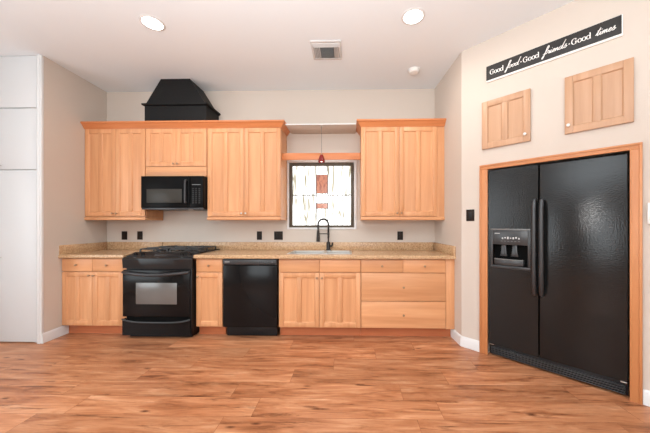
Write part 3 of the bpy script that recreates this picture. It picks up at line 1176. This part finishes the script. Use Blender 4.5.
# ------------------------------------------------------------------ small doors over the refrigerator
for x0, x1, kx, lab in ((.205, .604, .567, 'pale maple cupboard door set in wall, the smaller-looking left one above refrigerator'),
                        (.837, 1.221, .862, 'pale maple cupboard door set in wall, the right one above refrigerator')):
    t = thing('cupboard_door', lab, 'cupboard door', on_angled(x0, 1.977), S45, 'cupboard doors above the refrigerator')
    w = x1 - x0
    d = door(t, 0, w, 0, .455, -.0215, 2, None, 'maple_pale', name='door_panel')
    kn = MB().lathe([(a_ * 1.05, b_) for a_, b_ in KNOB], (kx - x0, -.0215, .062), '-y', 18).build('knob', 'plastic_white', d)
    kn['label'] = 'round white knob'

# ------------------------------------------------------------------ sign with lettering
SG0, SG1, SGZ0, SGZ1 = .246, 1.160, 2.630, 2.764
t = thing('wall_sign', 'long black wall sign with white lettering above the cupboard doors', 'sign', on_angled(SG0, SGZ0), S45)
sw, shh = SG1 - SG0, SGZ1 - SGZ0
MB().box(-.001, sw + .006, -.014, -.001, -.015, shh + .004, bevel=.001).build('backing', 'sign_white', t)
MB().box(0, sw, -.020, -.013, 0, shh, bevel=.001).build('board', 'sign_black', t)


def smooth_pts(pts, k=6):
    out = []
    P = [Vector((p[0], p[1])) for p in pts]
    n = len(P)
    for i in range(n - 1):
        p0, p1, p2, p3 = P[max(i - 1, 0)], P[i], P[i + 1], P[min(i + 2, n - 1)]
        for j in range(k):
            s = j / k
            out.append(0.5 * ((2 * p1) + (p2 - p0) * s + (2 * p0 - 5 * p1 + 4 * p2 - p3) * s * s + (3 * p1 - p0 - 3 * p2 + p3) * s ** 3))
    out.append(P[-1])
    return out


def circ(cx, cy, rx, ry, a0=0, a1=360, n=14):
    return [(cx + rx * math.cos(math.radians(a0 + (a1 - a0) * i / n)), cy + ry * math.sin(math.radians(a0 + (a1 - a0) * i / n))) for i in range(n + 1)]


# upright letters (x-height 1): strokes, advance
SERIF = {
    'G': ([circ(.78, .75, .68, .74, 52, 318), [(1.26, .22), (1.26, .72)], [(.95, .72), (1.50, .72)], [(1.22, 1.50), (1.22, 1.12)]], 1.72),
    'o': ([circ(.52, .50, .46, .48)], 1.14),
    'd': ([circ(.50, .50, .44, .48), [(.98, 0), (.98, 1.55)], [(.76, 1.53), (1.0, 1.53)], [(.96, .03), (1.2, .03)]], 1.36),
}
# joined script letters
SCRIPT = {
    'f': ([[(-.1, .1), (.25, .45), (.62, 1.15), (.78, 1.75), (.66, 2.0), (.48, 1.75), (.36, 1.0), (.22, -.1), (.06, -.75), (-.1, -.82), (-.1, -.5), (.22, .02), (.62, .35)]], .62),
    'o': ([[(.42, .72), (.15, .62), (.02, .28), (.16, .02), (.42, .10), (.54, .42), (.44, .72), (.58, .66), (.86, .62)]], .74),
    'd': ([[(.52, .70), (.22, .70), (.02, .32), (.12, .02), (.36, .14), (.62, .70), (.86, 1.60), (.98, 1.95), (.78, 1.2), (.62, .32), (.70, .02), (.98, .18)]], .92),
    'r': ([[(-.05, .12), (.16, .55), (.28, .86), (.30, .66), (.52, .66), (.46, .28), (.52, .04), (.74, .20)]], .66),
    'i': ([[(-.02, .15), (.22, .72), (.16, .22), (.26, .02), (.48, .22)], [(.30, 1.06), (.33, 1.14)]], .46),
    'e': ([[(-.03, .16), (.30, .36), (.46, .60), (.34, .76), (.14, .56), (.10, .18), (.28, .0), (.62, .22)]], .56),
    'n': ([[(-.02, .30), (.14, .70), (.08, .02)], [(.08, .05), (.26, .52), (.46, .72), (.50, .40), (.50, .06), (.76, .22)]], .74),
    's': ([[(-.03, .14), (.24, .52), (.40, .90), (.38, .62), (.52, .30), (.40, .02), (.12, .04), (.34, .08), (.70, .34)]], .60),
    't': ([[(-.02, .14), (.26, .70), (.54, 1.60), (.36, .80), (.26, .20), (.36, .02), (.60, .22)], [(.08, 1.02), (.70, 1.18)]], .56),
    'm': ([[(-.02, .30), (.14, .70), (.08, .02)], [(.08, .05), (.26, .56), (.42, .70), (.40, .02)], [(.40, .05), (.58, .56), (.74, .70), (.74, .08), (1.0, .22)]], .98),
}


def ribbon(m, pts, nib, y0, y1):
    """flat raised pen stroke drawn with a broad nib"""
    bm = m.bm
    n = len(pts)
    L_, R__ = [], []
    for i, p in enumerate(pts):
        tg = (pts[min(i + 1, n - 1)] - pts[max(i - 1, 0)])
        tg = tg.normalized() if tg.length > 1e-9 else Vector((1, 0))
        nr = Vector((-tg.y, tg.x))
        wd = max(nib[1], abs(nr.dot(Vector((math.cos(nib[2]), math.sin(nib[2]))))) * nib[0]) / 2
        L_.append(p + nr * wd)
        R__.append(p - nr * wd)
    lf = [bm.verts.new((p.x, y0, p.y)) for p in L_]
    rf = [bm.verts.new((p.x, y0, p.y)) for p in R__]
    lb = [bm.verts.new((p.x, y1, p.y)) for p in L_]
    rb = [bm.verts.new((p.x, y1, p.y)) for p in R__]
    fs = []
    for i in range(n - 1):
        fs.append(bm.faces.new((lf[i], lf[i + 1], rf[i + 1], rf[i])))
        fs.append(bm.faces.new((lf[i + 1], lf[i], lb[i], lb[i + 1])))
        fs.append(bm.faces.new((rf[i], rf[i + 1], rb[i + 1], rb[i])))
    bmesh.ops.recalc_face_normals(bm, faces=fs)


def word(text, font, x0, x1, zb, size, slant, nib):
    """write a word between x0 and x1 with its baseline at zb"""
    adv = sum(font[c][1] for c in text)
    kx = (x1 - x0) / adv
    m = MB()
    cur = 0
    for c in text:
        strokes, a = font[c]
        for st in strokes:
            pts = [Vector((x0 + (cur + p.x) * kx + slant * p.y * size, zb + p.y * size)) for p in smooth_pts(st, 5)]
            ribbon(m, pts, nib, -.0212, -.0198)
        cur += a
    return m.build('lettering', 'sign_white', t, smooth=False)


SN = (.0068, .0034, 0.0)      # thick upright strokes
CN = (.0054, .0033, math.radians(-15))
for tx, fo, a_, b_ in (('Good', SERIF, .033, .152), ('food', SCRIPT, .170, .270), ('Good', SERIF, .303, .425),
                       ('friends', SCRIPT, .450, .602), ('Good', SERIF, .633, .753), ('times', SCRIPT, .774, .880)):
    if fo is SERIF:
        word(tx, fo, a_, b_, .044, .029, 0, SN)
    else:
        word(tx, fo, a_, b_, .044, .033, .25, CN)
for x in (.288, .620):
    MB().lathe([(.0045, 0), (.0045, .0014), (0, .0014)], (x, -.0198, .060), '-y', 12).build('dot', 'sign_white', t)

# ------------------------------------------------------------------ outlets and switches
def outlet(label, x0, x1, z0, z1, base, rot, gangs=1, kind='outlet', pm='outlet_brown', sm='outlet_slot', group=None):
    t = thing('wall_outlet' if kind == 'outlet' else 'light_switch', label, 'outlet' if kind == 'outlet' else 'switch', base, rot, group)
    MB().box(x0, x1, -.007, -.0005, z0, z1, bevel=.003).build('cover_plate', pm, t)
    w = (x1 - x0) / gangs
    for g_ in range(gangs):
        c = x0 + w * (g_ + .5)
        zc = (z0 + z1) / 2
        if kind == 'outlet':
            for dz in (-.022, .022):
                f = MB().lathe([(.016, 0), (.016, .003), (0, .003)], (c, -.007, zc + dz), '-y', 18)
                f = f.build('socket', pm, t)
                MB().box(c - .008, c - .005, -.0105, -.0098, zc + dz - .006, zc + dz + .006).box(c + .005, c + .008, -.0105, -.0098, zc + dz - .006, zc + dz + .006).build('slots', sm, f)
        else:
            MB().box(c - .016, c + .016, -.011, -.006, zc - .033, zc + .033, bevel=.002).build('rocker', pm if pm != 'outlet_brown' else sm, t)
    return t


grp = 'dark outlets above the worktop'
outlet('dark brown outlet nearest the left corner under the corner wall cabinet', -.038, .038, 1.044, 1.158, (-3.022, D, 0), 0, group=grp)
outlet('dark brown outlet second from the left corner, behind the range', -.036, .036, 1.046, 1.158, (-2.810, D, 0), 0, group=grp)
outlet('narrow dark outlet left of the double-gang plate by the sink', -.034, .034, 1.046, 1.158, (-1.195, D, 0), 0, group=grp)
outlet('wide double-gang dark outlet plate just left of the window', -.058, .058, 1.046, 1.158, (-.940, D, 0), 0, 2, group=grp)
outlet('dark outlet under the wall cabinet right of the window', -.037, .037, 1.046, 1.158, (.668, D, 0), 0, group=grp)
outlet('black light switch plate left of the refrigerator casing', -.040, .040, 1.285, 1.401, on_angled(.090), S45, 1, 'switch')
t = thing('wall_control', 'white wall control right of the refrigerator at the photo edge', 'control', on_angled(1.336, 1.255), S45)
MB().box(-.052, .052, -.024, -.0005, 0, .146, bevel=.005).build('housing', 'plastic_white', t)
MB().box(-.038, -.006, -.027, -.022, .052, .066, bevel=.002).box(-.038, -.006, -.027, -.022, .030, .042, bevel=.002).build('button', 'panel_grey', t)

# ------------------------------------------------------------------ pantry cabinet at the left edge
t = thing('pantry_cabinet', 'tall white built-in pantry cabinet at the left edge', 'cabinet', (-3.752, YL, 0))
pw = .460
MB().box(0, pw - .002, .022, .60, .02, H - .002).build('body', 'pantry_white', t)
for z0, z1, kz in ((2.484, 3.026, None), (1.832, 2.474, 1.872), (.012, 1.822, .903)):
    d = MB().box(.030, pw - .003, 0, .021, z0, z1, bevel=.003).build('door', 'pantry_white', t)
    if kz:
        MB().lathe(KNOB, (.073, 0, kz), '-y', 18).build('knob', 'knob_nickel', d)

# ------------------------------------------------------------------ ceiling fixtures
def downlight(label, x, y, vis=True):
    t = thing('recessed_light', label, 'ceiling light', (x, y, H), 0, 'recessed ceiling lights')
    MB().lathe([(.078, -.001), (.080, -.006), (.092, -.006), (.100, -.002), (.100, -.0005)], (0, 0, 0), 'z', 40).build('trim_ring', 'trim_white', t)
    MB().lathe([(0, -.0052), (.078, -.0052), (.080, -.001), (0, -.001)], (0, 0, 0), 'z', 40).build('lens', 'lamp_glow', t)
    l = bpy.data.lights.new('lamp', 'AREA')
    l.shape = 'DISK'
    l.size = .15
    l.energy = 9
    l.color = (1, .95, .88)
    lo = bpy.data.objects.new('lamp', l)
    COL.objects.link(lo)
    lo.parent = t
    lo.location = (0, 0, -.012)
    return t


downlight('round recessed ceiling light at left, nearer the pantry', -1.738, 2.390)
downlight('round recessed ceiling light at right, nearer the smoke detector', .546, 2.366)

t = thing('ceiling_vent', 'square louvered ceiling air vent between the two lights', 'vent', (-.232, 2.800, H))
m = MB()
R0, R1 = .150, .128
for a in ((-R0, R0, -R0, -R1), (-R0, R0, R1, R0), (-R0, -R1, -R1, R1), (R1, R0, -R1, R1)):
    m.box(a[0], a[1], a[2], a[3], -.012, -.0005, bevel=.003)
m.build('frame', 'vent_metal', t)
MB().box(-R1, R1, -R1, R1, -.004, -.0008).build('backing', 'vent_dark', t)


def slat_x(m, x0, x1, y, tilt):
    m.prism([(y - .007, -.004 if tilt > 0 else -.016), (y + .007, -.016 if tilt > 0 else -.004), (y + .008, -.015 if tilt > 0 else -.003), (y - .006, -.003 if tilt > 0 else -.015)], 'x', x0, x1)


def slat_y(m, y0, y1, x, tilt):
    m.prism([(x - .007, -.004 if tilt > 0 else -.016), (x + .007, -.016 if tilt > 0 else -.004), (x + .008, -.015 if tilt > 0 else -.003), (x - .006, -.003 if tilt > 0 else -.015)], 'y', y0, y1)


m = MB()
for i in range(11):
    slat_x(m, -.058, .072, -.045 + i * .016, -1)
m.build('louver_bank', 'vent_metal', t)
m = MB()
for i in range(4):
    slat_x(m, -R1, R1, -.120 + i * .016, 1)
m.build('louver_bank', 'vent_metal', t)
m = MB()
for i in range(4):
    slat_y(m, -.058, R1, -.118 + i * .016, 1)
m.build('louver_bank', 'vent_metal', t)
m = MB()
for i in range(3):
    slat_y(m, -.058, R1, .084 + i * .016, -1)
m.build('louver_bank', 'vent_metal', t)

t = thing('smoke_detector', 'round white smoke detector on ceiling near the right wall', 'smoke detector', (.745, 3.187, H))
MB().lathe([(.070, -.0005), (.070, -.012), (.066, -.014)], (0, 0, 0), 'z', 36).build('base', 'plastic_white', t)
MB().lathe([(.060, -.013), (.058, -.026), (.048, -.036), (.020, -.040), (0, -.040)], (0, 0, 0), 'z', 36).build('cover', 'plastic_white', t)
